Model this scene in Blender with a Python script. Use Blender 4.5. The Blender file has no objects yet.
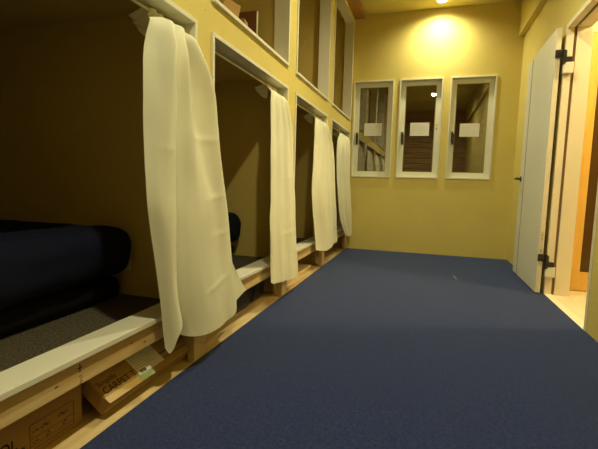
import bpy, bmesh, math, random
from mathutils import Vector, Matrix, noise
random.seed(4)
C = bpy.context.scene.collection
sc = bpy.context.scene

# ------------------------------------------------------------------ measures
W, D, ZC = 1.906, 5.27, 2.904           # right wall, end wall, ceiling
OPEN = [(0.50, 1.585), (1.715, 2.778), (2.951, 3.972), (4.16, 5.19)]
ZS0, ZS1, ZT = 0.278, 0.295, 1.49       # sill, head of the lower openings
ZU, ZUT = 1.62, 2.814                   # upper openings
PART = [0.44, 1.65, 2.865, 4.065]       # partition centres
REAR = -1.3
XB = -2.0                               # back of the bunks
HX = 2.063                              # hall side of the right wall

# ------------------------------------------------------------------ materials
def mat(name, col, rough=.6, bump=0, bscale=200, var=0, vscale=8, metal=0, spec=.4, stretch=None, bdist=.002):
    m = bpy.data.materials.new(name); m.use_nodes = True
    nt = m.node_tree; b = nt.nodes['Principled BSDF']
    b.inputs['Base Color'].default_value = (*col, 1); b.inputs['Roughness'].default_value = rough
    b.inputs['Metallic'].default_value = metal; b.inputs['Specular IOR Level'].default_value = spec
    tc = nt.nodes.new('ShaderNodeTexCoord'); src = tc.outputs['Object']
    if stretch:
        mp = nt.nodes.new('ShaderNodeMapping'); mp.inputs['Scale'].default_value = stretch
        nt.links.new(src, mp.inputs[0]); src = mp.outputs[0]
    if var:
        n = nt.nodes.new('ShaderNodeTexNoise'); n.inputs['Scale'].default_value = vscale; n.inputs['Detail'].default_value = 5
        r = nt.nodes.new('ShaderNodeMapRange'); r.inputs['From Min'].default_value = .3; r.inputs['From Max'].default_value = .7
        r.inputs['To Min'].default_value = 1-var; r.inputs['To Max'].default_value = 1+var
        mx = nt.nodes.new('ShaderNodeVectorMath'); mx.operation = 'SCALE'; mx.inputs[0].default_value = col
        nt.links.new(src, n.inputs['Vector']); nt.links.new(n.outputs['Fac'], r.inputs['Value'])
        nt.links.new(r.outputs[0], mx.inputs['Scale']); nt.links.new(mx.outputs[0], b.inputs['Base Color'])
    if bump:
        n = nt.nodes.new('ShaderNodeTexNoise'); n.inputs['Scale'].default_value = bscale; n.inputs['Detail'].default_value = 4
        bp = nt.nodes.new('ShaderNodeBump'); bp.inputs['Strength'].default_value = bump; bp.inputs['Distance'].default_value = bdist
        nt.links.new(tc.outputs['Object'], n.inputs['Vector']); nt.links.new(n.outputs['Fac'], bp.inputs['Height'])
        nt.links.new(bp.outputs[0], b.inputs['Normal'])
    return m

def wood(name, c1, c2, axis='y', scale=1, rough=.55, ring=9):
    """light softwood: long grain along one axis plus a few darker growth bands"""
    m = bpy.data.materials.new(name); m.use_nodes = True
    nt = m.node_tree; b = nt.nodes['Principled BSDF']; b.inputs['Roughness'].default_value = rough
    b.inputs['Specular IOR Level'].default_value = .3
    tc = nt.nodes.new('ShaderNodeTexCoord'); mp = nt.nodes.new('ShaderNodeMapping')
    s = {'x': (.8, ring, ring), 'y': (ring, .8, ring), 'z': (ring, ring, .8)}[axis]
    mp.inputs['Scale'].default_value = tuple(v*scale for v in s)
    n = nt.nodes.new('ShaderNodeTexNoise'); n.inputs['Scale'].default_value = 2.2; n.inputs['Detail'].default_value = 6
    n.inputs['Distortion'].default_value = .6
    n2 = nt.nodes.new('ShaderNodeTexNoise'); n2.inputs['Scale'].default_value = 12; n2.inputs['Detail'].default_value = 3
    ad = nt.nodes.new('ShaderNodeMath'); ad.operation = 'MULTIPLY_ADD'; ad.inputs[1].default_value = .3
    rp = nt.nodes.new('ShaderNodeValToRGB')
    rp.color_ramp.elements[0].position = .42; rp.color_ramp.elements[0].color = (*c1, 1)
    rp.color_ramp.elements[1].position = .78; rp.color_ramp.elements[1].color = (*c2, 1)
    L = nt.links.new
    L(tc.outputs['Object'], mp.inputs[0]); L(mp.outputs[0], n.inputs['Vector']); L(mp.outputs[0], n2.inputs['Vector'])
    L(n2.outputs['Fac'], ad.inputs[0]); L(n.outputs['Fac'], ad.inputs[2]); L(ad.outputs[0], rp.inputs[0])
    L(rp.outputs[0], b.inputs['Base Color'])
    return m

M = {}
M['wall'] = mat('wallpaper', (.71, .58, .165), .8, .35, 220, .03, 3, bdist=.0012)
M['ceil'] = mat('ceiling paper', (.71, .58, .165), .8, .3, 220, .03, 3, bdist=.0012)
M['bunkwall'] = mat('bunk lining board', (.64, .48, .13), .8, .2, 150, .05, 2, bdist=.001)
M['white'] = mat('white trim', (.76, .73, .58), .45, .05, 60, .02, 3)
M['sash'] = mat('window white', (.78, .76, .58), .35, 0)
M['leaf'] = mat('door leaf white', (.74, .73, .62), .5, .08, 90, .02, 2)
M['jamb'] = mat('pale frame', (.80, .72, .52), .5, 0, var=.02)
M['edge'] = mat('pale edge banding', (.74, .67, .48), .5, 0)
M['groove'] = mat('brown gasket', (.22, .12, .035), .8)
M['pine'] = wood('pine beam', (.60, .40, .15), (.74, .55, .26))
M['pinepost'] = wood('pine post', (.58, .40, .17), (.72, .55, .28), 'z')
M['brownbeam'] = wood('stained beam', (.42, .20, .05), (.52, .27, .08))
M['floorwood'] = wood('floor boards', (.60, .40, .16), (.78, .60, .30), 'y', 1, ring=7)
M['halldoor'] = wood('honey door', (.72, .44, .10), (.80, .52, .15), 'z', ring=14, rough=.4)
M['black'] = mat('black metal', (.02, .018, .016), .4, 0, spec=.5)
M['bpad'] = mat('bronze metal', (.10, .08, .06), .35)
M['paper'] = mat('paper', (.74, .70, .60), .8)
M['ink'] = mat('grey ink', (.34, .31, .25), .8)
M['blackink'] = mat('black ink', (.05, .035, .02), .8)
M['card'] = mat('cardboard', (.30, .17, .050), .85, .1, 60, .06, 6)
M['card2'] = mat('cardboard light', (.40, .24, .07), .85, .1, 60, .06, 6)
M['cardb'] = mat('dark brown board', (.17, .07, .03), .8, 0, var=.06)
M['cream'] = mat('cream board', (.70, .62, .38), .8)
M['green'] = mat('pale green tape', (.36, .46, .20), .5)
M['duvet'] = mat('navy duvet', (.008, .010, .026), .9, .4, 500, .12, 30, spec=.15)
M['matt'] = mat('dark mattress', (.009, .008, .009), .9, .3, 400, .1, 30, spec=.1)
M['bag'] = mat('black bag', (.012, .012, .015), .6, .3, 40, bdist=.01)
M['rod'] = mat('cream rod', (.72, .66, .45), .4)
M['ext'] = wood('outdoor boards', (.12, .06, .025), (.22, .12, .05), 'x')
M['rug'] = mat('brown loop carpet', (.105, .088, .058), 1, 1, 260, .6, 130, spec=.05)
M['panel'] = mat('smoked panel', (.085, .045, .012), .25)
M['lamp_ring'] = mat('lamp ring', (.8, .78, .7), .4)

def carpet_mat():
    m = mat('navy carpet', (.017, .027, .105), 1, 1, 420, .30, 260, spec=.03, bdist=.004)
    nt = m.node_tree; b = nt.nodes['Principled BSDF']
    b.inputs['Sheen Weight'].default_value = .52; b.inputs['Sheen Roughness'].default_value = .4; b.inputs['Sheen Tint'].default_value = (.55, .68, 1, 1)
    src = b.inputs['Base Color'].links[0].from_socket
    tc = nt.nodes.new('ShaderNodeTexCoord')
    br = nt.nodes.new('ShaderNodeTexBrick'); br.inputs['Scale'].default_value = 1
    br.offset = 0; br.inputs['Brick Width'].default_value = .5; br.inputs['Row Height'].default_value = .5
    br.inputs['Mortar Size'].default_value = .0012
    br.inputs['Color1'].default_value = (.97, .97, .97, 1); br.inputs['Color2'].default_value = (1.03, 1.03, 1.04, 1)
    br.inputs['Mortar'].default_value = (.82, .82, .82, 1)
    big = nt.nodes.new('ShaderNodeTexNoise'); big.inputs['Scale'].default_value = 85; big.inputs['Detail'].default_value = 2
    rr = nt.nodes.new('ShaderNodeMapRange'); rr.inputs['From Min'].default_value = .35; rr.inputs['From Max'].default_value = .65
    rr.inputs['To Min'].default_value = .58; rr.inputs['To Max'].default_value = 1.5
    v = nt.nodes.new('ShaderNodeVectorMath'); v.operation = 'MULTIPLY'
    v2 = nt.nodes.new('ShaderNodeVectorMath'); v2.operation = 'SCALE'
    L = nt.links.new
    L(tc.outputs['Object'], br.inputs['Vector']); L(tc.outputs['Object'], big.inputs['Vector'])
    L(src, v.inputs[0]); L(br.outputs['Color'], v.inputs[1]); L(big.outputs['Fac'], rr.inputs['Value'])
    L(v.outputs[0], v2.inputs[0]); L(rr.outputs[0], v2.inputs['Scale']); L(v2.outputs[0], b.inputs['Base Color'])
    return m
M['carpet'] = carpet_mat()

def cloth_mat():
    m = bpy.data.materials.new('cream curtain cloth'); m.use_nodes = True
    nt = m.node_tree; b = nt.nodes['Principled BSDF']; L = nt.links.new
    b.inputs['Base Color'].default_value = (.92, .90, .67, 1); b.inputs['Roughness'].default_value = .9
    b.inputs['Specular IOR Level'].default_value = .1
    tr = nt.nodes.new('ShaderNodeBsdfTranslucent'); tr.inputs['Color'].default_value = (.86, .80, .54, 1)
    mx = nt.nodes.new('ShaderNodeMixShader'); mx.inputs[0].default_value = .16
    tc = nt.nodes.new('ShaderNodeTexCoord'); n = nt.nodes.new('ShaderNodeTexNoise'); n.inputs['Scale'].default_value = 350
    mp = nt.nodes.new('ShaderNodeMapping'); mp.inputs['Scale'].default_value = (1, 1, .25)
    bp = nt.nodes.new('ShaderNodeBump'); bp.inputs['Strength'].default_value = .35; bp.inputs['Distance'].default_value = .001
    L(tc.outputs['Object'], mp.inputs[0]); L(mp.outputs[0], n.inputs['Vector']); L(n.outputs['Fac'], bp.inputs['Height'])
    L(bp.outputs[0], b.inputs['Normal'])
    out = nt.nodes['Material Output']
    L(b.outputs[0], mx.inputs[1]); L(tr.outputs[0], mx.inputs[2]); L(mx.outputs[0], out.inputs['Surface'])
    return m
M['cloth'] = cloth_mat()

def glass_mat():
    m = bpy.data.materials.new('double glazing'); m.use_nodes = True
    nt = m.node_tree; nt.nodes.remove(nt.nodes['Principled BSDF']); L = nt.links.new
    t = nt.nodes.new('ShaderNodeBsdfTransparent'); t.inputs['Color'].default_value = (.8, .8, .78, 1)
    g = nt.nodes.new('ShaderNodeBsdfGlossy'); g.inputs['Roughness'].default_value = .01; g.inputs['Color'].default_value = (1, .96, .9, 1)
    mx = nt.nodes.new('ShaderNodeMixShader'); mx.inputs[0].default_value = .21
    L(t.outputs[0], mx.inputs[1]); L(g.outputs[0], mx.inputs[2]); L(mx.outputs[0], nt.nodes['Material Output'].inputs['Surface'])
    return m
M['glass'] = glass_mat()

def emit(name, col, s):
    m = bpy.data.materials.new(name); m.use_nodes = True
    b = m.node_tree.nodes['Principled BSDF']
    b.inputs['Emission Color'].default_value = (*col, 1); b.inputs['Emission Strength'].default_value = s
    b.inputs['Base Color'].default_value = (.8, .8, .7, 1)
    return m
M['glow'] = emit('lit lamp lens', (1, .86, .55), 14)

# ------------------------------------------------------------------ helpers
def BM(): return bmesh.new()
def bx(bm, x0, x1, y0, y1, z0, z1, bev=0, rot=None, seg=2):
    r = bmesh.ops.create_cube(bm, size=1)
    vs = r['verts']
    c = Vector(((x0+x1)/2, (y0+y1)/2, (z0+z1)/2))
    for v in vs:
        p = Vector((v.co.x*(x1-x0), v.co.y*(y1-y0), v.co.z*(z1-z0)))
        if rot: p = rot @ p
        v.co = p + c
    if bev:
        es = list({e for v in vs for e in v.link_edges})
        bmesh.ops.bevel(bm, geom=es, offset=bev, segments=seg, affect='EDGES', profile=.6)
    return bm
def box(*a, **k): return bx(BM(), *a, **k)
def cyl(bm, a, b, r, n=20, r2=None):
    a = Vector(a); b = Vector(b); d = b-a
    R = d.to_track_quat('Z', 'Y').to_matrix().to_4x4()
    bmesh.ops.create_cone(bm, cap_ends=True, segments=n, radius1=r, radius2=r if r2 is None else r2, depth=d.length,
                          matrix=Matrix.Translation((a+b)/2) @ R)
    return bm
def obj(name, bm, m, parent=None, smooth=False, loc=None):
    me = bpy.data.meshes.new(name)
    if name != "curtain": bmesh.ops.recalc_face_normals(bm, faces=bm.faces[:])
    bm.to_mesh(me); bm.free()
    if smooth:
        for p in me.polygons: p.use_smooth = True
    ms = m if isinstance(m, list) else [m]
    for q in ms: me.materials.append(q)
    o = bpy.data.objects.new(name, me); C.objects.link(o)
    if parent is not None:
        o.parent = parent; o.location = -parent.location
    return o
def struct(name, bm, m, smooth=False):
    o = obj(name, bm, m, None, smooth); o['kind'] = 'structure'; return o
def tag(o, label, cat, group=None, kind=None):
    o['label'] = label; o['category'] = cat
    if group: o['group'] = group
    if kind: o['kind'] = kind
    return o
def empty(name, loc, label=None, cat=None, group=None, kind=None):
    o = bpy.data.objects.new(name, None); C.objects.link(o); o.location = loc; o.empty_display_size = .1
    if label: tag(o, label, cat, group)
    if kind: o['kind'] = kind
    return o
def text_bm(s, size, origin, right, up, depth=.0004, sx=1):
    cu = bpy.data.curves.new('t', 'FONT'); cu.body = s; cu.size = size
    to = bpy.data.objects.new('t', cu); C.objects.link(to)
    bpy.context.view_layer.update()
    me = bpy.data.meshes.new_from_object(to.evaluated_get(bpy.context.evaluated_depsgraph_get()))
    bpy.data.objects.remove(to); bpy.data.curves.remove(cu)
    bm = BM(); bm.from_mesh(me); bpy.data.meshes.remove(me)
    right = Vector(right).normalized(); up = Vector(up).normalized(); nrm = right.cross(up)
    o = Vector(origin)
    for v in bm.verts: v.co = o + right*v.co.x*sx + up*v.co.y + nrm*depth
    bmesh.ops.solidify(bm, geom=bm.faces[:], thickness=-.0006)
    return bm
def quad_plate(bm, origin, right, up, x0, x1, y0, y1, t=.0008):
    right = Vector(right).normalized(); up = Vector(up).normalized(); n = right.cross(up); o = Vector(origin)
    r = bmesh.ops.create_cube(bm, size=1)
    for v in r['verts']:
        p = v.co.copy()
        v.co = o + right*((x0+x1)/2+p.x*(x1-x0)) + up*((y0+y1)/2+p.y*(y1-y0)) + n*(t/2+p.z*t)
    return bm

# ------------------------------------------------------------------ room shell
bm = box(0, W, REAR, D, -.03, .0)
struct('floor', bm, M['carpet'])
bm = box(XB, -.0005, REAR, D, -.035, -.001)
o = struct('floor_under_bunks', bm, M['floorwood']); o.name = 'floor_bunk'
bm = box(W, 3.4, .6, 4.0, -.035, -.002)
o = struct('floor_hall', bm, wood('hall floor', (.74, .60, .36), (.82, .70, .46), 'y', ring=6))
struct('ceiling', box(XB-.05, W, REAR, D, ZC, ZC+.05), M['ceil'])

# left wall: panels around the bunk openings
bm = BM(); T = .09
ys = [REAR] + [v for a in OPEN for v in a] + [D]
for i in range(0, len(ys), 2):
    bx(bm, -T, 0, ys[i], ys[i+1], ZS0, ZC)
for a, b in OPEN:
    bx(bm, -T, 0, a, b, ZT, ZU); bx(bm, -T, 0, a, b, ZUT, ZC)
# fine sheet joints and screw heads
struct('wall_left', bm, M['wall'])
bm = BM()
for a, b in OPEN:
    for yy in (a-.055,):
        for k in range(12):
            cyl(bm, (0.0, yy, .36+k*.2), (.0008, yy, .36+k*.2), .0035, 8)
struct('trim_10', bm, mat('screw heads', (.5, .38, .13), .6)) 

# bunk shells: partitions, decks, back
for k, yc in enumerate(PART):
    bm = box(XB, -.095, yc-.03, yc+.03, 0, ZC)
    o = struct('wall_partition', bm, M['bunkwall'])
bm = box(XB-.05, XB, REAR, D, 0, ZC); struct('wall_bunk_back', bm, M['bunkwall'])
bays = [(REAR, .41), (.47, 1.62), (1.68, 2.835), (2.895, 4.035), (4.095, D)]
for a, b in bays[1:]:
    struct('floor_bunk', box(XB, -.095, a, b, .235, .262), M['rug'])
    struct('ceiling_bunk', box(XB, -.095, a, b, 1.555, 1.635), M['bunkwall'])

# end wall with three window holes
WIN = [(.0225, .5166), (.584, 1.0855), (1.1666, 1.6651)]
WZ0, WZ1 = .926, 2.1155
bm = BM(); TB = .13
xs = [XB-.05, WIN[0][0], WIN[0][1], WIN[1][0], WIN[1][1], WIN[2][0], WIN[2][1], W+.15]
for i in range(0, 8, 2): bx(bm, xs[i], xs[i+1], D, D+TB, WZ0, WZ1)
bx(bm, xs[0], xs[-1], D, D+TB, -.03, WZ0); bx(bm, xs[0], xs[-1], D, D+TB, WZ1, ZC+.05)
struct('wall_back', bm, M['wall'])
bm = BM()
for k in range(20): bx(bm, XB-.05, W+.15, REAR-.1, REAR, k*.147, k*.147+.140, .008)
struct('wall_front', bm, wood('brown wall boards', (.40, .24, .10), (.58, .38, .18), 'x'))  # unseen rear wall, boarded to reflect as brown stripes in the windows

# right wall with door hole
DY0, DY1, DZ = 2.765, 3.655, 2.055
bm = BM()
bx(bm, W, HX, REAR, DY0, 0, ZC); bx(bm, W, HX, DY1, D, 0, ZC); bx(bm, W, HX, DY0, DY1, DZ, ZC)
struct('wall_right', bm, M['wall'])
struct('trim_11', box(1.852, W, REAR, D, 2.525, ZC, bev=.002), M['wall'])

# ------------------------------------------------------------------ white opening trims
n = 0
for i, (a, b) in enumerate(OPEN):
    for low in (True, False):
        n += 1
        z0, z1 = (ZS0, ZT) if low else (ZU, ZUT)
        t = .018; x1 = .010; x0 = -.10
        bm = BM()
        bx(bm, x0, x1, a, a+t, z0, z1, .0015); bx(bm, x0, x1, b-t, b, z0, z1, .0015)
        bx(bm, x0, x1, a+t, b-t, z1-t, z1, .0015)
        bx(bm, x0, x1+(.004 if low else .006), a+t, b-t, z0, z0+t, .002)
        if low: pass
        o = struct('trim_%d' % n if n != 10 else 'trim_20', bm, M['white'])
# long continuous white sill board over the beam, proud of the wall
# ------------------------------------------------------------------ pine beam, posts
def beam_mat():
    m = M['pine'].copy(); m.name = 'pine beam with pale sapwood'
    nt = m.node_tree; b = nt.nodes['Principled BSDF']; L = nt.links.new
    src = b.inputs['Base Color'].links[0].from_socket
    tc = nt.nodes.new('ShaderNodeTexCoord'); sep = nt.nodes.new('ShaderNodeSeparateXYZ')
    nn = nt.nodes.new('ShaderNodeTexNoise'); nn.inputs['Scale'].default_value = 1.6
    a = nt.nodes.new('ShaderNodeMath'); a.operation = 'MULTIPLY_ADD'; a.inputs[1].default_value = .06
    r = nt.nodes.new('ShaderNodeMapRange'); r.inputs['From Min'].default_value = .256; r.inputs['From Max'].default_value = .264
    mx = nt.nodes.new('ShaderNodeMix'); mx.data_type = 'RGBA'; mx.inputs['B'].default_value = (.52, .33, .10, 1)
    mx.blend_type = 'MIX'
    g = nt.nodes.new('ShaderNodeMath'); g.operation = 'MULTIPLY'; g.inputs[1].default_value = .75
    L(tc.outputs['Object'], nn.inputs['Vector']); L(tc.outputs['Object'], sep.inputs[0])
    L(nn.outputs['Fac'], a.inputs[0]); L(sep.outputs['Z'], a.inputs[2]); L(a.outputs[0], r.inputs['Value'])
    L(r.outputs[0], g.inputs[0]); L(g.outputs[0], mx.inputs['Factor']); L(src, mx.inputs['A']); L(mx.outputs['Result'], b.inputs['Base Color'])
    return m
o = obj('timber_beam', box(-.09, -.001, REAR, D, .198, ZS0, .003), beam_mat())
tag(o, 'long pale pine beam running beneath the white sills of the lower bunks', 'beam')
# inked layout mark on the beam
bm = BM(); og = Vector((-.001, .942, .252)); R_ = (0, 1, 0); U_ = (0, 0, 1)
quad_plate(bm, og, R_, U_, -.010, .010, -.0015, .0015); quad_plate(bm, og, R_, U_, -.0018, .0018, -.014, .012)
for k in range(5):
    quad_plate(bm, og+Vector((0, .002+.003*(k % 2), -.026-.006*k)), R_, U_, -.006+.002*(k % 3), .004, -.0008, .0008)
mk = obj('ink_mark', bm, M['blackink'], o); mk['label'] = 'black hand-drawn cross mark'
km = mat('knot', (.22, .11, .03), .7)
for yy, zz, s in ((.86, .231, .004), (1.17, .243, .003), (1.33, .255, .003), (1.24, .222, .004), (1.39, .228, .003), (2.05, .25, .004), (2.35, .22, .004), (3.1, .24, .004)):
    bm = BM(); r = bmesh.ops.create_cone(bm, cap_ends=True, segments=12, radius1=s, radius2=s*.8, depth=.001)
    for v in r['verts']: v.co = Vector((-.0008+v.co.z, yy+v.co.x*2.0, zz+v.co.y))
    obj('wood_knot', bm, km, o)
posts = [(.39, .50, 'first pine post under the bunks, nearest the camera'),
         (1.58, 1.69, 'pine post beneath the nearest curtain, with dark knots'),
         (2.755, 2.875, 'pine post beneath the second curtain from the camera'),
         (3.955, 4.06, 'pine post beneath the third curtain from the camera'),
         (5.16, 5.265, 'farthest pine post, against the end wall')]
for a, b, l in posts[1:]:
    bm = box(-.035, -.0006, a, b, 0, .198, .003)
    o = obj('timber_post', bm, M['pinepost']); tag(o, l, 'post', 'posts under the bunks')
    if a < 1.6:
        bm = BM()
        km = mat('knot2', (.2, .1, .03), .7)
        for yy, zz in ((1.61, .12), (1.655, .135), (1.63, .075), (1.665, .06)):
            obj('wood_knot', cyl(BM(), (-.0007, yy, zz), (.0002, yy, zz), .004, 10), km, o)
# brown beam along the top of the wall
o = obj('ceiling_beam', box(.0, .125, REAR, D, 2.862, ZC-.001, .003), M['brownbeam'])
tag(o, 'stained brown timber beam along the ceiling above the bunks', 'beam')

# ------------------------------------------------------------------ windows
def window(i, x0, x1):
    e = empty('window_%d' % i, ((x0+x1)/2, D, WZ0), kind='structure')
    t = .016; bm = BM(); ya, yb = D-.014, D+.10
    bx(bm, x0, x0+t, ya, yb, WZ0, WZ1, .0015); bx(bm, x1-t, x1, ya, yb, WZ0, WZ1, .0015)
    bx(bm, x0+t, x1-t, ya, yb, WZ1-t, WZ1, .0015); bx(bm, x0+t, x1-t, ya, yb, WZ0, WZ0+t, .0015)
    obj('window_frame', bm, M['white'], e)
    s = .056; a, b = x0+t, x1-t; z0, z1 = WZ0+t, WZ1-t; bm = BM(); ya, yb = D+.045, D+.085
    bx(bm, a, a+s, ya, yb, z0, z1, .003); bx(bm, b-s, b, ya, yb, z0, z1, .003)
    bx(bm, a+s, b-s, ya, yb, z1-s, z1, .003); bx(bm, a+s, b-s, ya, yb, z0, z0+s+.004, .003)
    # outer stop
    sa = obj('sash', bm, M['sash'], e)
    bm = BM()
    q = .008
    bx(bm, a+s, a+s+q, D+.052, D+.06, z0+s, z1-s); bx(bm, b-s-q, b-s, D+.052, D+.06, z0+s, z1-s)
    bx(bm, a+s, b-s, D+.052, D+.06, z1-s-q, z1-s); bx(bm, a+s, b-s, D+.052, D+.06, z0+s, z0+s+q+.002)
    obj('glazing_bead', bm, mat('bead', (.35, .28, .13), .6), e)
    obj('glass', box(a+s-.004, b-s+.004, D+.062, D+.066, z0+s-.004, z1-s+.004), M['glass'], e)
    hx = a+s*.62
    bm = BM(); bx(bm, hx-.010, hx+.010, D+.035, D+.045, 1.36, 1.49, .003)
    h = obj('handle', bm, M['black'], e)
    bm = BM(); bx(bm, hx-.004, hx+.022, D+.012, D+.03, 1.335, 1.465, .006); cyl(bm, (hx, D+.012, 1.455), (hx, D+.04, 1.455), .008, 12)
    obj('lever', bm, M['black'], e)
    bm = BM(); bx(bm, hx-.012, hx+.02, D+.03, D+.045, 1.488, 1.508, .003)
    obj('latch', bm, M['sash'], e)
    return e
labels = ['white paper notice on the glass of the window nearest the bunks',
          'white paper notice on the glass of the middle window',
          'white paper notice on the glass of the window nearest the door']
pz = [(.163, .381, 1.448, 1.607), (.727, .952, 1.444, 1.604), (1.30, 1.518, 1.43, 1.585)]
for i, (x0, x1) in enumerate(WIN):
    e = window(i+1, x0, x1)
    a, b, c, d = pz[i]
    p = obj('paper_notice', box(a, b, D+.0595, D+.0605, c, d), M['paper']); tag(p, labels[i], 'notice', 'paper notices on the windows')
    bm = BM(); rnd = random.Random(i)
    for k in range(7):
        w = rnd.uniform(.5, .92)
        quad_plate(bm, (a+.02, D+.0595, d-.025-k*.018), (1, 0, 0), (0, 0, 1), 0, (b-a-.04)*w, 0, .0022, .0004)
    obj('faint_writing', bm, mat('faint ink', (.56, .52, .42), .8), p)
# little sticker marks on the middle window's right stile
bm = BM()
bx(bm, 1.025, 1.045, D+.0440, D+.0452, 1.565, 1.575)
s1 = obj('window_sticker', bm, mat('orange print', (.6, .25, .05), .7)); tag(s1, 'tiny orange and blue sticker on the right stile of middle window', 'sticker')
bm = BM(); bx(bm, 1.028, 1.044, D+.0440, D+.0452, 1.515, 1.54); obj('blue_print', bm, mat('blue print', (.25, .33, .34), .7), s1)

# exterior
bm = BM()
for k in range(26):
    bx(bm, -2, 4, D+1.0, D+1.02, -.2+k*.15, -.2+k*.15+.143, .003)
struct('wall_outside', bm, M['ext'])
struct('ground', box(-3, 5, D+TB, D+4, -.3, -.2), mat('soil', (.1, .08, .05), .9)).name = 'floor_outside'

# ------------------------------------------------------------------ door frame and door leaf
bm = BM(); zt = 2.034
xf = W-.004
def frame_piece(x0, x1, inset, bm):
    bx(bm, x0, x1, DY0, DY0+.015+inset, 0, DZ, .001)
    bx(bm, x0, x1, DY1-.015-inset, DY1, 0, DZ, .001)
    bx(bm, x0, x1, DY0+.015+inset, DY1-.015-inset, zt-inset, DZ, .001)
frame_piece(xf, 1.950, .0, bm); frame_piece(1.970, HX, .0, bm)
# casing returns around the hole on the room side
bx(bm, xf, W+.002, DY0-.02, DY0+.002, 0, DZ+.012, .001); bx(bm, xf, W+.002, DY1-.002, DY1+.012, 0, DZ+.012, .001)
bx(bm, xf, W+.002, DY0, DY1, DZ-.002, DZ+.012, .001)
bx(bm, HX-.002, HX+.012, DY1-.012, DY1+.03, 0, DZ+.02, .001); bx(bm, HX-.002, HX+.012, DY0-.03, DY0+.012, 0, DZ+.02, .001)
fr = struct('trim_12', bm, M['jamb'])
bm = BM(); frame_piece(1.9501, 1.9699, -.009, bm)
struct('trim_13', bm, M['groove'])
struct('trim_14', box(W-.004, W+.05, DY0, DY1, -.001, .002, .0008), M['jamb'])

ly0, ly1, lx0, lx1 = 3.632, 4.53, 1.834, 1.870
d1 = empty('door_1', (1.852, ly0, .008), kind='structure')
gy = ly1-.17
bm = BM()
bx(bm, lx0, lx1, ly0, gy-.015, .01, 2.035, .0015); bx(bm, lx0, lx1, gy+.015, ly1, .01, 2.015, .0015)
obj('door_panel', bm, M['leaf'], d1)
obj('groove', box(lx0+.003, lx1-.003, gy-.015, gy+.015, .012, 2.012), M['groove'], d1)
obj('edge_strip', box(lx0+.001, lx1-.001, ly0-.0015, ly0+.001, .011, 2.034), M['edge'], d1)
bm = BM()
hz = .925
cyl(bm, (lx0, ly1-.05, hz), (lx0-.008, ly1-.05, hz), .024, 24); cyl(bm, (lx0, ly1-.05, hz), (lx0-.05, ly1-.05, hz), .009, 16)
bx(bm, lx0-.056, lx0-.042, ly1-.16, ly1-.04, hz-.010, hz+.010, .004)
h = obj('door_handle', bm, M['black'], d1)
bm = BM(); bx(bm, 1.842, 1.862, ly0-.0035, ly0, .33, .50, .001); obj('strike_plate', bm, mat('plate', (.62, .55, .38), .4), d1)
bm = BM()
for zz in (.35, .44, .47): cyl(bm, (1.852, ly0-.003, zz), (1.852, ly0-.0055, zz), .004, 10)
obj('screw_head', bm, M['bpad'], d1)
for zc in (1.845, .292):
    bm = BM()
    bx(bm, lx0-.002, 1.900, ly0-.012, ly0-.002, zc-.028, zc+.028, .002)
    bx(bm, 1.884, 1.906, ly0-.030, ly0-.004, zc-.085, zc+.02, .003)
    bx(bm, 1.900, 1.942, ly0-.032, ly0+.003, zc-.066, zc-.030, .002)
    obj('hinge', bm, M['black'], d1)
    bm = BM(); bx(bm, 1.888, 1.957, ly0-.030, ly0+.004, zc-.150, zc-.066, .007)
    obj('hinge_cover', bm, M['white'], d1)

# ------------------------------------------------------------------ hall beyond
HY = 3.89
bm = BM()
bx(bm, HX, 2.09, HY, HY+.1, 0, 2.5); bx(bm, 3.05, 3.45, HY, HY+.1, 0, 2.5); bx(bm, 2.09, 3.05, HY, HY+.1, 2.13, 2.5)
struct('wall_hall_back', bm, M['wall'])
struct('wall_hall_right', box(3.3, 3.4, .6, HY, 0, 2.5), M['wall'])
struct('wall_hall_front', box(HX, 3.4, .55, .6, 0, 2.5), M['wall'])
struct('ceiling_hall', box(HX, 3.4, .55, HY+.1, 2.5, 2.55), M['ceil'])
bm = BM()
bx(bm, 2.075, 2.10, HY-.015, HY+.06, 0, 2.14, .001); bx(bm, 3.04, 3.065, HY-.015, HY+.06, 0, 2.14, .001); bx(bm, 2.075, 3.065, HY-.015, HY+.02, 2.065, 2.14, .001)
struct('trim_15', bm, M['jamb'])
d2 = empty('door_2', (2.5, HY, 0), kind='structure')
bm = BM(); ya, yb = HY-.02, HY+.012
bx(bm, 2.10, 2.205, ya, yb, .004, 2.06, .001); bx(bm, 2.85, 2.955, ya, yb, .004, 2.06, .001)
bx(bm, 2.205, 2.85, ya, yb, .004, .16, .001); bx(bm, 2.205, 2.85, ya, yb, 1.90, 2.06, .001)
obj('door_frame', bm, M['halldoor'], d2)
obj('door_panel', box(2.20, 2.855, ya+.012, yb-.01, .15, 1.91), M['panel'], d2)
obj('pull_recess', box(2.128, 2.138, ya-.002, ya+.004, .845, 1.012, .0008), M['black'], d2)
bm = BM(); bx(bm, 2.955, 3.04, HY, HY+.03, 0, 2.06); obj('door_stop', bm, M['halldoor'], d2)

# ------------------------------------------------------------------ curtain rods
where = ['nearest the camera', 'second from the camera', 'third from the camera', 'farthest from the camera']
for i, (a, b) in enumerate(OPEN):
    bm = BM(); cyl(bm, (-.062, a+.014, 1.448), (-.062, b-.014, 1.448), .0055, 14)
    cyl(bm, (-.062, a+.018, 1.448), (-.062, a+.026, 1.448), .010, 14); cyl(bm, (-.062, b-.026, 1.448), (-.062, b-.018, 1.448), .010, 14)
    o = obj('curtain_rod', bm, M['rod'], None, True)
    tag(o, 'thin cream tension rod across the lower bunk opening ' + where[i], 'curtain rod', 'curtain rods')

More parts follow.
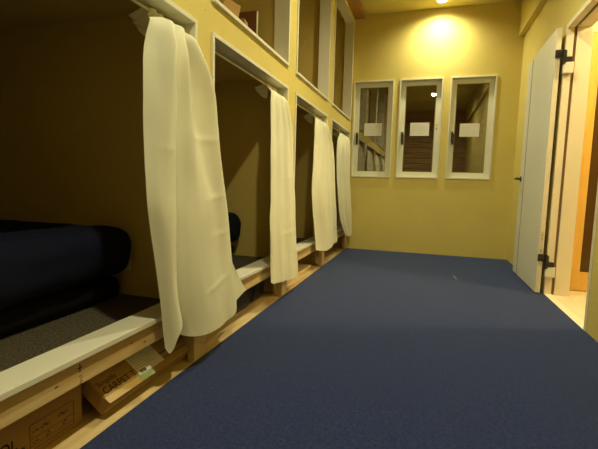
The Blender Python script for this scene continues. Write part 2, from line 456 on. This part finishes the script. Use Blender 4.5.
# ------------------------------------------------------------------ curtains
def interp(tab, x):
    """smooth interpolation through (x, y) pairs"""
    if x <= tab[0][0]: return tab[0][1]
    if x >= tab[-1][0]: return tab[-1][1]
    for i in range(len(tab)-1):
        if tab[i][0] <= x <= tab[i+1][0]:
            p1, p2 = tab[i], tab[i+1]
            p0 = tab[i-1] if i else (2*p1[0]-p2[0], 2*p1[1]-p2[1]); p3 = tab[i+2] if i+2 < len(tab) else (2*p2[0]-p1[0], 2*p2[1]-p1[1])
            t = (x-p1[0])/(p2[0]-p1[0]); h = p2[0]-p1[0]
            m1 = (p2[1]-p0[1])/(p2[0]-p0[0])*h; m2 = (p3[1]-p1[1])/(p3[0]-p1[0])*h
            return (2*t**3-3*t**2+1)*p1[1]+(t**3-2*t**2+t)*m1+(-2*t**3+3*t**2)*p2[1]+(t**3-t**2)*m2
def curtain(label, L, R, xo, folds, hem, nu=150, nv=90, seed=0, flap=None, creases=(), knot=True, fan=None, mid=None, tip=0):
    """L, R: (z, y) edge tables; xo: (z, x) offset table; folds: function(s, t)->(dx, dy); hem: (s, z)"""
    bm = BM(); rows = []
    Lt = sorted(L); Rt = sorted(R); Xt = sorted(xo)
    ztop = 1.462
    for j in range(nv+1):
        t = j/nv; row = []
        for i in range(nu+1):
            s = i/nu
            z = ztop + (interp(hem, s)-ztop)*t
            y0 = interp(Lt, z); y1 = interp(Rt, z)
            dx, dy = folds(s, t)
            x = interp(Xt, z)+dx
            if mid:
                ym = interp(sorted(mid[1]), z)
                y = (y0+(ym-y0)*s/mid[0] if s < mid[0] else ym+(y1-ym)*(s-mid[0])/(1-mid[0]))+dy
            else: y = y0+(y1-y0)*s+dy
            nn = noise.noise(Vector((seed*7+s*3.1, z*2.3, 1.7)))
            n2 = noise.noise(Vector((seed*3+s*9, z*5.5, 9.7)))
            x += .010*nn*min(1, t*3) + .004*n2*min(1, t*3)
            for (cz, s0, s1, amp, sl) in creases:       # fold marks pressed across the cloth
                if s0 < s < s1:
                    w = math.sin((s-s0)/(s1-s0)*math.pi); d = (z-cz-sl*(s-s0))/.012
                    x += amp*w*math.exp(-d*d)*(1 if d > 0 else .6) - amp*.35*w*(1/(1+math.exp(-d*3)))
            row.append(bm.verts.new((x, y, z)))
        if tip:                                        # corner of the back hem turned outwards
            w = max(0, (t-.83)/.17); e_ = row[-1].co.copy()
            for k in range(1, 9):
                q = k/8; row.append(bm.verts.new((e_.x-.012*math.sin(q*1.6)*min(1, w*2), e_.y+tip*q*w, e_.z+.02*q*w)))
        rows.append(row)
    for j in range(nv):
        for i in range(len(rows[0])-1):
            bm.faces.new((rows[j][i], rows[j+1][i], rows[j+1][i+1], rows[j][i+1]))
    y0 = interp(Lt, 1.44)
    # spare cloth of the header, thrown back into the bunk
    if fan:
        fy, fl, fh = fan
        N1, N2 = 12, 12; g = []
        for j in range(N1+1):
            u = j/N1; r_ = []
            for i in range(N2+1):
                v = i/N2
                lo = fh*(1-.62*u**1.5); zt = 1.466-.030*u
                x = -.058-u*fl*(1-.35*v*v)
                y = fy+.028*math.sin(v*math.pi)*(.4+.6*u)+.012*math.sin(v*9)*u
                r_.append(bm.verts.new((x, y, zt-lo*v)))
            g.append(r_)
        for j in range(N1):
            for i in range(N2): bm.faces.new((g[j][i], g[j][i+1], g[j+1][i+1], g[j+1][i]))
    o = obj('curtain', bm, M['cloth'], None, True)
    # stitched bottom hem as a slightly thicker strip
    tag(o, label, 'curtain', 'cream curtains of the lower bunks')
    hb = BM(); pr = None
    return o
bmesh_keep = True

XO = [(.1, .05), (.4, .05), (.9, .045), (1.2, .03), (1.34, .012), (1.395, -.004), (1.43, -.046), (1.462, -.062), (1.48, -.062)]
# depth of the front curtain's folds: for each height t the offset at places s across the cloth
F1 = [(0.0, [(0, 0), (.1, .006), (.2, -.004), (.3, .004), (.45, -.004), (.6, .004), (.8, -.003), (1, 0)]),
      (.045, [(0, -.012), (.1, .010), (.2, .030), (.29, .004), (.335, -.025), (.39, .028), (.46, .026), (.54, -.022), (.64, -.006), (.78, .022), (.92, .022), (1, .0)]),
      (.14, [(0, -.022), (.09, .0), (.19, .044), (.28, .024), (.335, -.04), (.39, .034), (.48, .036), (.56, -.018), (.72, -.030), (.86, .026), (.93, .032), (1, .004)]),
      (.32, [(0, -.022), (.09, .012), (.2, .040), (.29, .022), (.335, -.045), (.39, .018), (.48, .040), (.60, .006), (.74, -.018), (.90, .024), (1, .006)]),
      (.60, [(0, -.008), (.09, .024), (.2, .034), (.29, .016), (.335, -.035), (.39, .010), (.50, .026), (.64, .026), (.80, .010), (.92, .012), (1, .0)]),
      (1.0, [(0, -.004), (.09, .020), (.2, .026), (.28, .010), (.335, -.045), (.39, .008), (.50, .030), (.64, .034), (.80, .022), (.93, .014), (1, -.006)])]
def folds1(s, t):
    for k in range(len(F1)-1):
        if F1[k][0] <= t <= F1[k+1][0]: break
    w = (t-F1[k][0])/(F1[k+1][0]-F1[k][0]); w = w*w*(3-2*w)
    a, b = interp(F1[k][1], s), interp(F1[k+1][1], s)
    env = min(1, t/.08); g = 1+.5*math.exp(-(t/.25)**2)
    a *= g; b *= g
    dy = (.020*math.exp(-((s-.305)/.03)**2)-.018*math.exp(-((s-.365)/.03)**2))*env
    return a+(b-a)*w, dy
curtain('longest cream curtain in front, gathered beside the navy bedding of the nearest bunk',
        L=[(1.48, 1.375), (1.45, 1.365), (1.38, 1.300), (1.302, 1.268), (1.225, 1.245), (1.021, 1.222), (.75, 1.205), (.644, 1.219), (.457, 1.254), (.339, 1.276), (.167, 1.302)],
        R=[(1.48, 1.56), (1.45, 1.555), (1.41, 1.56), (1.33, 1.592), (1.181, 1.675), (.964, 1.719), (.732, 1.783), (.48, 1.850), (.151, 1.935)],
        xo=XO, folds=folds1,
        hem=[(0, .180), (.03, .156), (.06, .165), (.13, .210), (.26, .250), (.32, .255), (.35, .20), (.42, .165), (.6, .150), (.8, .145), (.93, .150), (1, .20)],
        nu=220, nv=120, seed=1, fan=(1.352, .090, .115), tip=.15,
        mid=(.34, [(1.48, 1.445), (1.441, 1.439), (1.338, 1.375), (1.118, 1.360), (.821, 1.350), (.554, 1.350), (.35, 1.375), (.213, 1.419), (.14, 1.43)]),
        creases=[(.93, .05, .30, .003, .0), (.985, .45, .98, .005, .03), (.735, .60, 1.0, .004, .06), (.57, .62, .98, .003, .04), (.33, .50, .95, .0045, .10)])
def mkfold(n, amp, ph, up=1.0):
    def f(s, t):
        env = min(1, t/.07); top = math.exp(-(t/.35)**2)
        w = math.sin(s*math.pi*2*n+ph); w = math.copysign(abs(w)**.7, w)
        dx = amp*(.30+.70*top)*w + .018*math.sin(s*math.pi)*env
        dx += .008*(1-top)*math.sin(s*9+ph*2)
        return dx*env, .005*env*math.cos(s*math.pi*2*n+ph)
    return f
curtain('cream curtain tied back at the second bunk opening from the camera',
        L=[(1.48, 2.56), (1.45, 2.545), (1.393, 2.443), (1.30, 2.385), (1.035, 2.345), (.716, 2.345), (.582, 2.33), (.199, 2.385)],
        R=[(1.48, 2.745), (1.42, 2.74), (1.33, 2.755), (1.172, 2.80), (.9, 2.84), (.70, 2.87), (.095, 3.01)],
        xo=XO, folds=mkfold(3.5, .018, .5), hem=[(0, .190), (.08, .175), (.4, .150), (.8, .12), (1, .108)], seed=2, fan=(2.545, .09, .10),
        creases=[(.86, .3, 1.0, .005, 0), (.47, .2, .95, .005, .02)])
curtain('cream curtain hanging at the third bunk opening from the camera',
        L=[(1.48, 3.68), (1.45, 3.66), (1.396, 3.50), (1.28, 3.40), (1.019, 3.33), (.771, 3.305), (.60, 3.36), (.438, 3.455), (.244, 3.515)],
        R=[(1.48, 3.94), (1.42, 3.95), (1.33, 4.0), (1.198, 4.10), (.765, 4.235), (.157, 4.43)],
        xo=XO, folds=mkfold(3, .018, 2.0), hem=[(0, .235), (.3, .19), (.7, .185), (1, .20)], seed=3, nu=110, nv=70, fan=(3.66, .09, .10),
        creases=[(.80, .3, 1.0, .005, 0), (.40, .2, .95, .005, .02)])
curtain('cream curtain at the farthest bunk opening, beside the end wall',
        L=[(1.48, 4.86), (1.45, 4.84), (1.40, 4.66), (1.28, 4.42), (1.082, 4.33), (.75, 4.37), (.464, 4.485), (.221, 4.80)],
        R=[(1.48, 5.15), (1.42, 5.15), (1.2, 5.12), (.958, 5.10), (.6, 5.17), (.155, 5.235)],
        xo=[(.1, .07), (.4, .06), (.9, .045), (1.2, .03), (1.34, .012), (1.395, -.004), (1.43, -.046), (1.462, -.062), (1.48, -.062)],
        folds=mkfold(3, .018, 3.6), hem=[(0, .225), (.5, .19), (1, .20)], seed=4, nu=100, nv=60, fan=(4.84, .09, .10),
        creases=[(.8, .3, 1.0, .005, 0)])

# ------------------------------------------------------------------ bedding
def soft_block(x0, x1, y0, y1, z0, z1, rad, seed, amp=.012, n=46, sag=0):
    bm = BM(); bmesh.ops.create_cube(bm, size=2)
    bmesh.ops.subdivide_edges(bm, edges=bm.edges[:], cuts=n, use_grid_fill=True)
    hx, hy, hz = (x1-x0)/2, (y1-y0)/2, (z1-z0)/2; c = Vector(((x0+x1)/2, (y0+y1)/2, (z0+z1)/2))
    for v in bm.verts:
        p = Vector((v.co.x*hx, v.co.y*hy, v.co.z*hz))
        r = min(rad, hz*.98)
        q = Vector((max(-hx+r, min(hx-r, p.x)), max(-hy+r, min(hy-r, p.y)), max(-hz+r, min(hz-r, p.z))))
        d = p-q
        if d.length > 1e-6: p = q + d.normalized()*min(r, d.length if d.length < r else r)
        w = noise.noise(Vector((p.x*4+seed, p.y*3, p.z*6)))+.5*noise.noise(Vector((p.x*11+seed, p.y*9, p.z*14)))
        nrm = (d.normalized() if d.length > 1e-6 else Vector((0, 0, 1)))
        p += nrm*amp*w
        if p.z > 0: p.z -= sag*(abs(v.co.y)**4)*.0
        v.co = p+c
        v.co.z = max(v.co.z, z0)
    return bm
def bedding(y1, wlab, dx=0):
    y0 = y1-1.0
    o = obj('mattress', soft_block(-1.25+dx, -.375+dx, y0-.05, y1-.01, .2625, .372, .05, y1, .004), M['matt'], None, True)
    tag(o, 'dark folded mattress under navy bedding in ' + wlab, 'mattress', 'mattresses in the bunks')
    o = obj('duvet', soft_block(-1.30+dx, -.315+dx, y0, y1+.018, .376, .60, .085, y1+5, .011), M['duvet'], None, True)
    tag(o, 'navy blue folded duvet on the dark mattress in ' + wlab, 'duvet', 'duvets in the bunks')
bedding(1.588, 'the nearest bunk')
bedding(2.80, 'the second bunk', -.01)

# power outlet on the partition of the nearest bunk
e = empty('wall_outlet', (-.392, 1.618, .415), 'small white outlet with a cable on the nearest bunk partition', 'outlet')
bm = BM(); bx(bm, -.445, -.372, 1.612, 1.6195, .385, .455, .003); obj('cover_plate', bm, M['white'], e)
bm = BM(); bx(bm, -.425, -.392, 1.606, 1.613, .395, .43, .002); obj('socket', bm, M['black'], e)

# ------------------------------------------------------------------ things under the bunks
U_ = Vector((0, 0, 1)); R_ = Vector((0, 1, 0))
def carton(name, x0, x1, y0, y1, z0, z1, m, label, rotz=0, group=None):
    bm = BM(); t = .004
    bx(bm, x0, x1, y0, y1, z0, z1, .003)
    e = obj(name, bm, m); tag(e, label, 'box', group)
    # closing tape and flap slit on the top
    bm = BM(); bx(bm, (x0+x1)/2-.0015, (x0+x1)/2+.0015, y0+.002, y1-.002, z1-.0005, z1+.0006)
    obj('flap_slit', bm, M['blackink'], e)
    return e
b1 = carton('cardboard_box', -.48, -.10, .45, 1.043, 0, .175, M['card'], 'brown cardboard box printed SOL with a ruled table, below the nearest sill', group='cartons under the bunks')
fx = -.10
bm = text_bm('SOL', .048, (fx, .742, .052), R_, U_, sx=.85); obj('printed_letters', bm, M['blackink'], b1)
bm = BM(); quad_plate(bm, (fx, .80, .03), R_, U_, 0, .036, 0, .016, .0006)
def frame(bm, y0, y1, z0, z1, w=.0016):
    for a in ((y0, y1, z0, z0+w), (y0, y1, z1-w, z1), (y0, y0+w, z0, z1), (y1-w, y1, z0, z1)):
        quad_plate(bm, (fx, 0, 0), R_, U_, a[0], a[1], a[2], a[3], .0006)
frame(bm, .853, 1.010, .018, .098)
quad_plate(bm, (fx, 0, 0), R_, U_, .853, 1.010, .052, .0534, .0006); quad_plate(bm, (fx, 0, 0), R_, U_, .853, 1.010, .030, .0312, .0006)
for (a, z, w, hgt) in ((.862, .070, .020, .006), (.890, .068, .034, .012), (.950, .070, .038, .011), (.862, .037, .020, .006), (.906, .034, .018, .014), (.966, .036, .016, .014)):
    for q in range(3):
        for g in range(int(w/.005)):
            if (g*7+q*3+int(a*1000)) % 4: quad_plate(bm, (fx, 0, 0), R_, U_, a+g*.005, a+g*.005+.0038, z+q*hgt/3, z+q*hgt/3+hgt/4.5, .0006)
obj('printed_table', bm, M['blackink'], b1)
b2 = carton('cardboard_box', -.62, -.215, 1.058, 1.50, 0, .16, M['card'], 'dark brown cardboard box behind the tilted carpet tile carton', group='cartons under the bunks')
bm = BM()
for z in (.05, .07): quad_plate(bm, (-.215, 0, 0), R_, U_, 1.075, 1.12, z, z+.006, .0006)
obj('printed_letters', bm, M['blackink'], b2)

# tilted carton: local frame, long axis along y
ang = math.radians(36)
upv = Vector((-math.cos(ang), 0, math.sin(ang))); nv_ = R_.cross(upv)
og = Vector((-.014, 1.075, .066))
def local_box(bm, a0, a1, u0, u1, n0, n1, bev=0):
    r = bmesh.ops.create_cube(bm, size=1)
    for v in r['verts']:
        p = v.co
        v.co = og + R_*((a0+a1)/2+p.x*(a1-a0)) + upv*((u0+u1)/2+p.y*(u1-u0)) + nv_*((n0+n1)/2+p.z*(n1-n0))
    if bev:
        bmesh.ops.bevel(bm, geom=list({e for v in r['verts'] for e in v.link_edges}), offset=bev, segments=2, affect='EDGES')
bm = BM(); local_box(bm, 0, .50, 0, .165, -.062, 0, .003)
b3 = obj('cardboard_box', bm, M['card2']); tag(b3, 'flat tilted cardboard carton printed CARPET TILE with a white shipping label', 'box', 'cartons under the bunks')
bm = BM(); local_box(bm, .27, .495, .03, .034, 0, .0008); local_box(bm, .30, .48, .055, .062, 0, .0008)
obj('flap_slit', bm, mat('card slit line', (.14, .08, .03), .9), b3)  # darker strips mark the slits between the carton's flaps
obj('printed_letters', text_bm('CARPET TILE', .037, og+R_*.012+upv*.034+nv_*0, R_, upv, sx=.98), M['blackink'], b3)
obj('printed_script', text_bm('Simplife', .029, og+R_*.008+upv*.068, R_, upv, sx=1.0), M['blackink'], b3)
bm = BM(); local_box(bm, .0, .17, -.0, .026, 0.0, .0006); lt = obj('pale_tape', bm, mat('shiny clear tape', (.62, .42, .14), .35), b3)
bm = BM(); local_box(bm, .172, .245, .0, .036, 0.0, .0009); tp = obj('tape', bm, M['green'], b3); tp['label'] = 'pale green tape patch'
# label
oglab = og+R_*.178+upv*.024+nv_*.0012
bm = BM(); quad_plate(bm, oglab, R_, upv, 0, .150, 0, .092, .0007)
sl = obj('shipping_label', bm, M['paper'], b3); sl['label'] = 'white shipping label with barcode'
bm = BM()
for k in range(6):
    quad_plate(bm, oglab+nv_*.0007, R_, upv, .006, .05+.006*((k*5) % 4), .078-k*.010, .0797-k*.010, .0003)
    quad_plate(bm, oglab+nv_*.0007, R_, upv, .066, .10+.006*((k*3) % 4), .078-k*.010, .0797-k*.010, .0003)
quad_plate(bm, oglab+nv_*.0007, R_, upv, .060, .0608, .02, .085, .0003)
obj('printed_lines', bm, M['ink'], sl)
bm = BM(); xx = .012; rnd = random.Random(3)
while xx < .045:
    w = rnd.choice((.0007, .0012, .0018)); quad_plate(bm, oglab+nv_*.0007, R_, upv, xx, xx+w, .004, .018, .0003); xx += w+rnd.choice((.0006, .001))
obj('barcode', bm, M['blackink'], sl)

# black bag under second bunk
e = empty('duffel_bag', (-.25, 2.4, 0), 'black soft bag stored under the second bunk opening', 'bag')
obj('bag_body', soft_block(-.45, -.09, 2.12, 2.70, 0.001, .185, .075, 3, .014, 30), M['bag'], e, True)
bm = BM(); pts = [Vector((-.086+.012*math.sin(k/16*math.pi), 2.42+.20*k/16, .05+.10*math.sin(k/16*math.pi))) for k in range(17)]
for p, q in zip(pts[:-1], pts[1:]): cyl(bm, p, q, .006, 8)
obj('bag_strap', bm, mat('grey webbing', (.05, .045, .04), .8), e, True)

# boards under third bunk
bd = [(-.085, -.012, 2.93, 3.62, .0, .024, 'lowest pale pine offcut at the carpet edge under third bunk'),
      (-.175, -.09, 2.96, 3.80, .0, .030, 'pale pine offcut lying behind the lowest one under third bunk'),
      (-.15, -.05, 3.0, 3.72, .031, .056, 'pine offcut on top of the pile under third bunk'),
      (-.30, -.20, 2.95, 3.66, .0, .075, 'thick pine offcut at the back of the pile under third bunk')]
for a, b, c, d, z0, z1, l in bd:
    tag(obj('timber_offcut', box(a, b, c, d, z0, z1, .002), M['pine']), l, 'wood offcut', 'pine offcuts under the third bunk')

# ------------------------------------------------------------------ things in the upper bunk
rz = Matrix.Rotation(math.radians(20), 3, 'Z') @ Matrix.Rotation(math.radians(8), 3, 'X')
def ubox(x0, x1, y0, y1, z0, z1, m, label, rot):
    o = obj('cardboard_box', box(x0, x1, y0, y1, z0, z1, .003, rot=rot), m); tag(o, label, 'box', 'boxes in the upper bunk'); return o
o = ubox(-.25, -.12, 2.08, 2.22, 1.640, 1.82, M['card2'], 'light cardboard box tipped on the upper bunk ledge', Matrix.Rotation(math.radians(-12), 3, 'Z') @ Matrix.Rotation(math.radians(14), 3, 'Y'))
o = ubox(-.22, -.12, 2.30, 2.38, 1.637, 1.78, M['card'], 'small cardboard box behind the tipped one in the upper bunk', Matrix.Rotation(math.radians(10), 3, 'Z'))
o = ubox(-.50, -.28, 1.84, 2.00, 1.637, 1.85, M['card'], 'cardboard box nearest the camera in the upper bunk', Matrix.Rotation(math.radians(6), 3, 'Z'))
e = obj('storage_box', box(-.375, -.224, 2.735, 2.765, 1.637, 2.0, .002), M['cardb']); tag(e, 'upright dark brown box with cream side in the upper bunk', 'box')
obj('cream_side', box(-.2238, -.2210, 2.736, 2.764, 1.64, 1.998), M['cream'], e)
for (x, y, z, l) in ((-.27, 4.034, 2.19, 'small white hook on the partition inside the third upper bunk'), (-.115, 2.834, 1.745, 'small white hook low on the partition of second upper bunk')):
    bm = BM(); cyl(bm, (x-.018, y-.004, z-.022), (x+.018, y-.02, z+.028), .0045, 8); cyl(bm, (x+.018, y-.02, z+.028), (x+.018, y, z+.03), .004, 8); cyl(bm, (x-.018, y, z-.022), (x-.018, y-.006, z-.022), .006, 8)
    tag(obj('wall_hook', bm, M['white'], None, True), l, 'hook', 'white hooks in the upper bunks')

# lint on the carpet
bm = BM(); cyl(bm, (1.248, 4.06, .002), (1.268, 3.90, .002), .002, 6)
tag(obj('lint_thread', bm, M['paper']), 'short white thread lying on the navy carpet near the far end', 'thread')

# ------------------------------------------------------------------ lights
WARM = (1.0, .95, .62)
def spot(x, y, z, power, size=170, blend=1, rad=.045):
    l = bpy.data.lights.new('downlight', 'SPOT'); l.energy = power; l.color = WARM; l.spot_size = math.radians(size)
    l.spot_blend = blend; l.shadow_soft_size = rad
    o = bpy.data.objects.new('downlight', l); C.objects.link(o); o.location = (x, y, z)
    return o
for (x, y, pw, lab) in ((1.0, .80, 122, 'round recessed ceiling downlight above the near end of the corridor'),
                        (1.0, 2.80, 128, 'round recessed ceiling downlight above the middle of the corridor'), (1.015, 5.06, 84, 'round recessed ceiling downlight above the middle window')):
    e = empty('ceiling_light', (x, y, ZC), lab, 'ceiling light', 'recessed downlights')
    bm = BM(); N = 40
    for k in range(N):
        a0, a1 = 2*math.pi*k/N, 2*math.pi*(k+1)/N; prof = [(.050, 0), (.052, -.005), (.060, -.006), (.066, -.001)]
        vs = [[bm.verts.new((x+r*math.cos(a), y+r*math.sin(a), ZC+zz)) for r, zz in prof] for a in (a0, a1)]
        for q in range(3): bm.faces.new((vs[0][q], vs[0][q+1], vs[1][q+1], vs[1][q]))
    obj('lamp_ring', bm, M['lamp_ring'], e)
    bm = BM(); cyl(bm, (x, y, ZC-.003), (x, y, ZC+.0), .050, 32); obj('lamp_lens', bm, M['glow'], e)
    sp = spot(x, y, ZC-.012, pw, 158 if y > 4 else 170)
# hall lamp
l = bpy.data.lights.new('hall_light', 'POINT'); l.energy = 56; l.color = (1, .86, .55); l.shadow_soft_size = .08
o = bpy.data.objects.new('hall_light', l); C.objects.link(o); o.location = (3.0, 3.19, 2.42)
e = empty('ceiling_light', (3.0, 3.19, 2.5), 'warm ceiling lamp in the hall beyond the open door', 'ceiling light')
bm = BM(); cyl(bm, (3.0, 3.19, 2.488), (3.0, 3.19, 2.5), .06, 32); obj('lamp_lens', bm, M['glow'], e)

w = bpy.data.worlds.new('night'); sc.world = w; w.use_nodes = True
w.node_tree.nodes['Background'].inputs[0].default_value = (.01, .012, .02, 1); w.node_tree.nodes['Background'].inputs[1].default_value = .3

# ------------------------------------------------------------------ camera
f, yaw, pitch, roll = 410.757, .2980, -.0990, .0277
cy, sy = math.cos(yaw), math.sin(yaw); cp, sp_ = math.cos(pitch), math.sin(pitch)
fwd = Vector((-sy*cp, cy*cp, sp_)); r = Vector((cy, sy, 0)); u = r.cross(fwd)
r2 = math.cos(roll)*r+math.sin(roll)*u; u2 = -math.sin(roll)*r+math.cos(roll)*u
mt = Matrix((r2, u2, -fwd)).transposed().to_4x4(); mt.translation = Vector((.9646, 0, .82))
cd = bpy.data.cameras.new('camera'); cd.sensor_fit = 'HORIZONTAL'; cd.sensor_width = 36; cd.lens = f*36/598; cd.clip_start = .02
co = bpy.data.objects.new('camera', cd); C.objects.link(co); co.matrix_world = mt
sc.camera = co
vs = sc.view_settings; vs.view_transform = 'Standard'; vs.look = 'None'; vs.gamma = 1; vs.exposure = .36; vs.use_curve_mapping = False
sc.cycles.max_bounces = 8
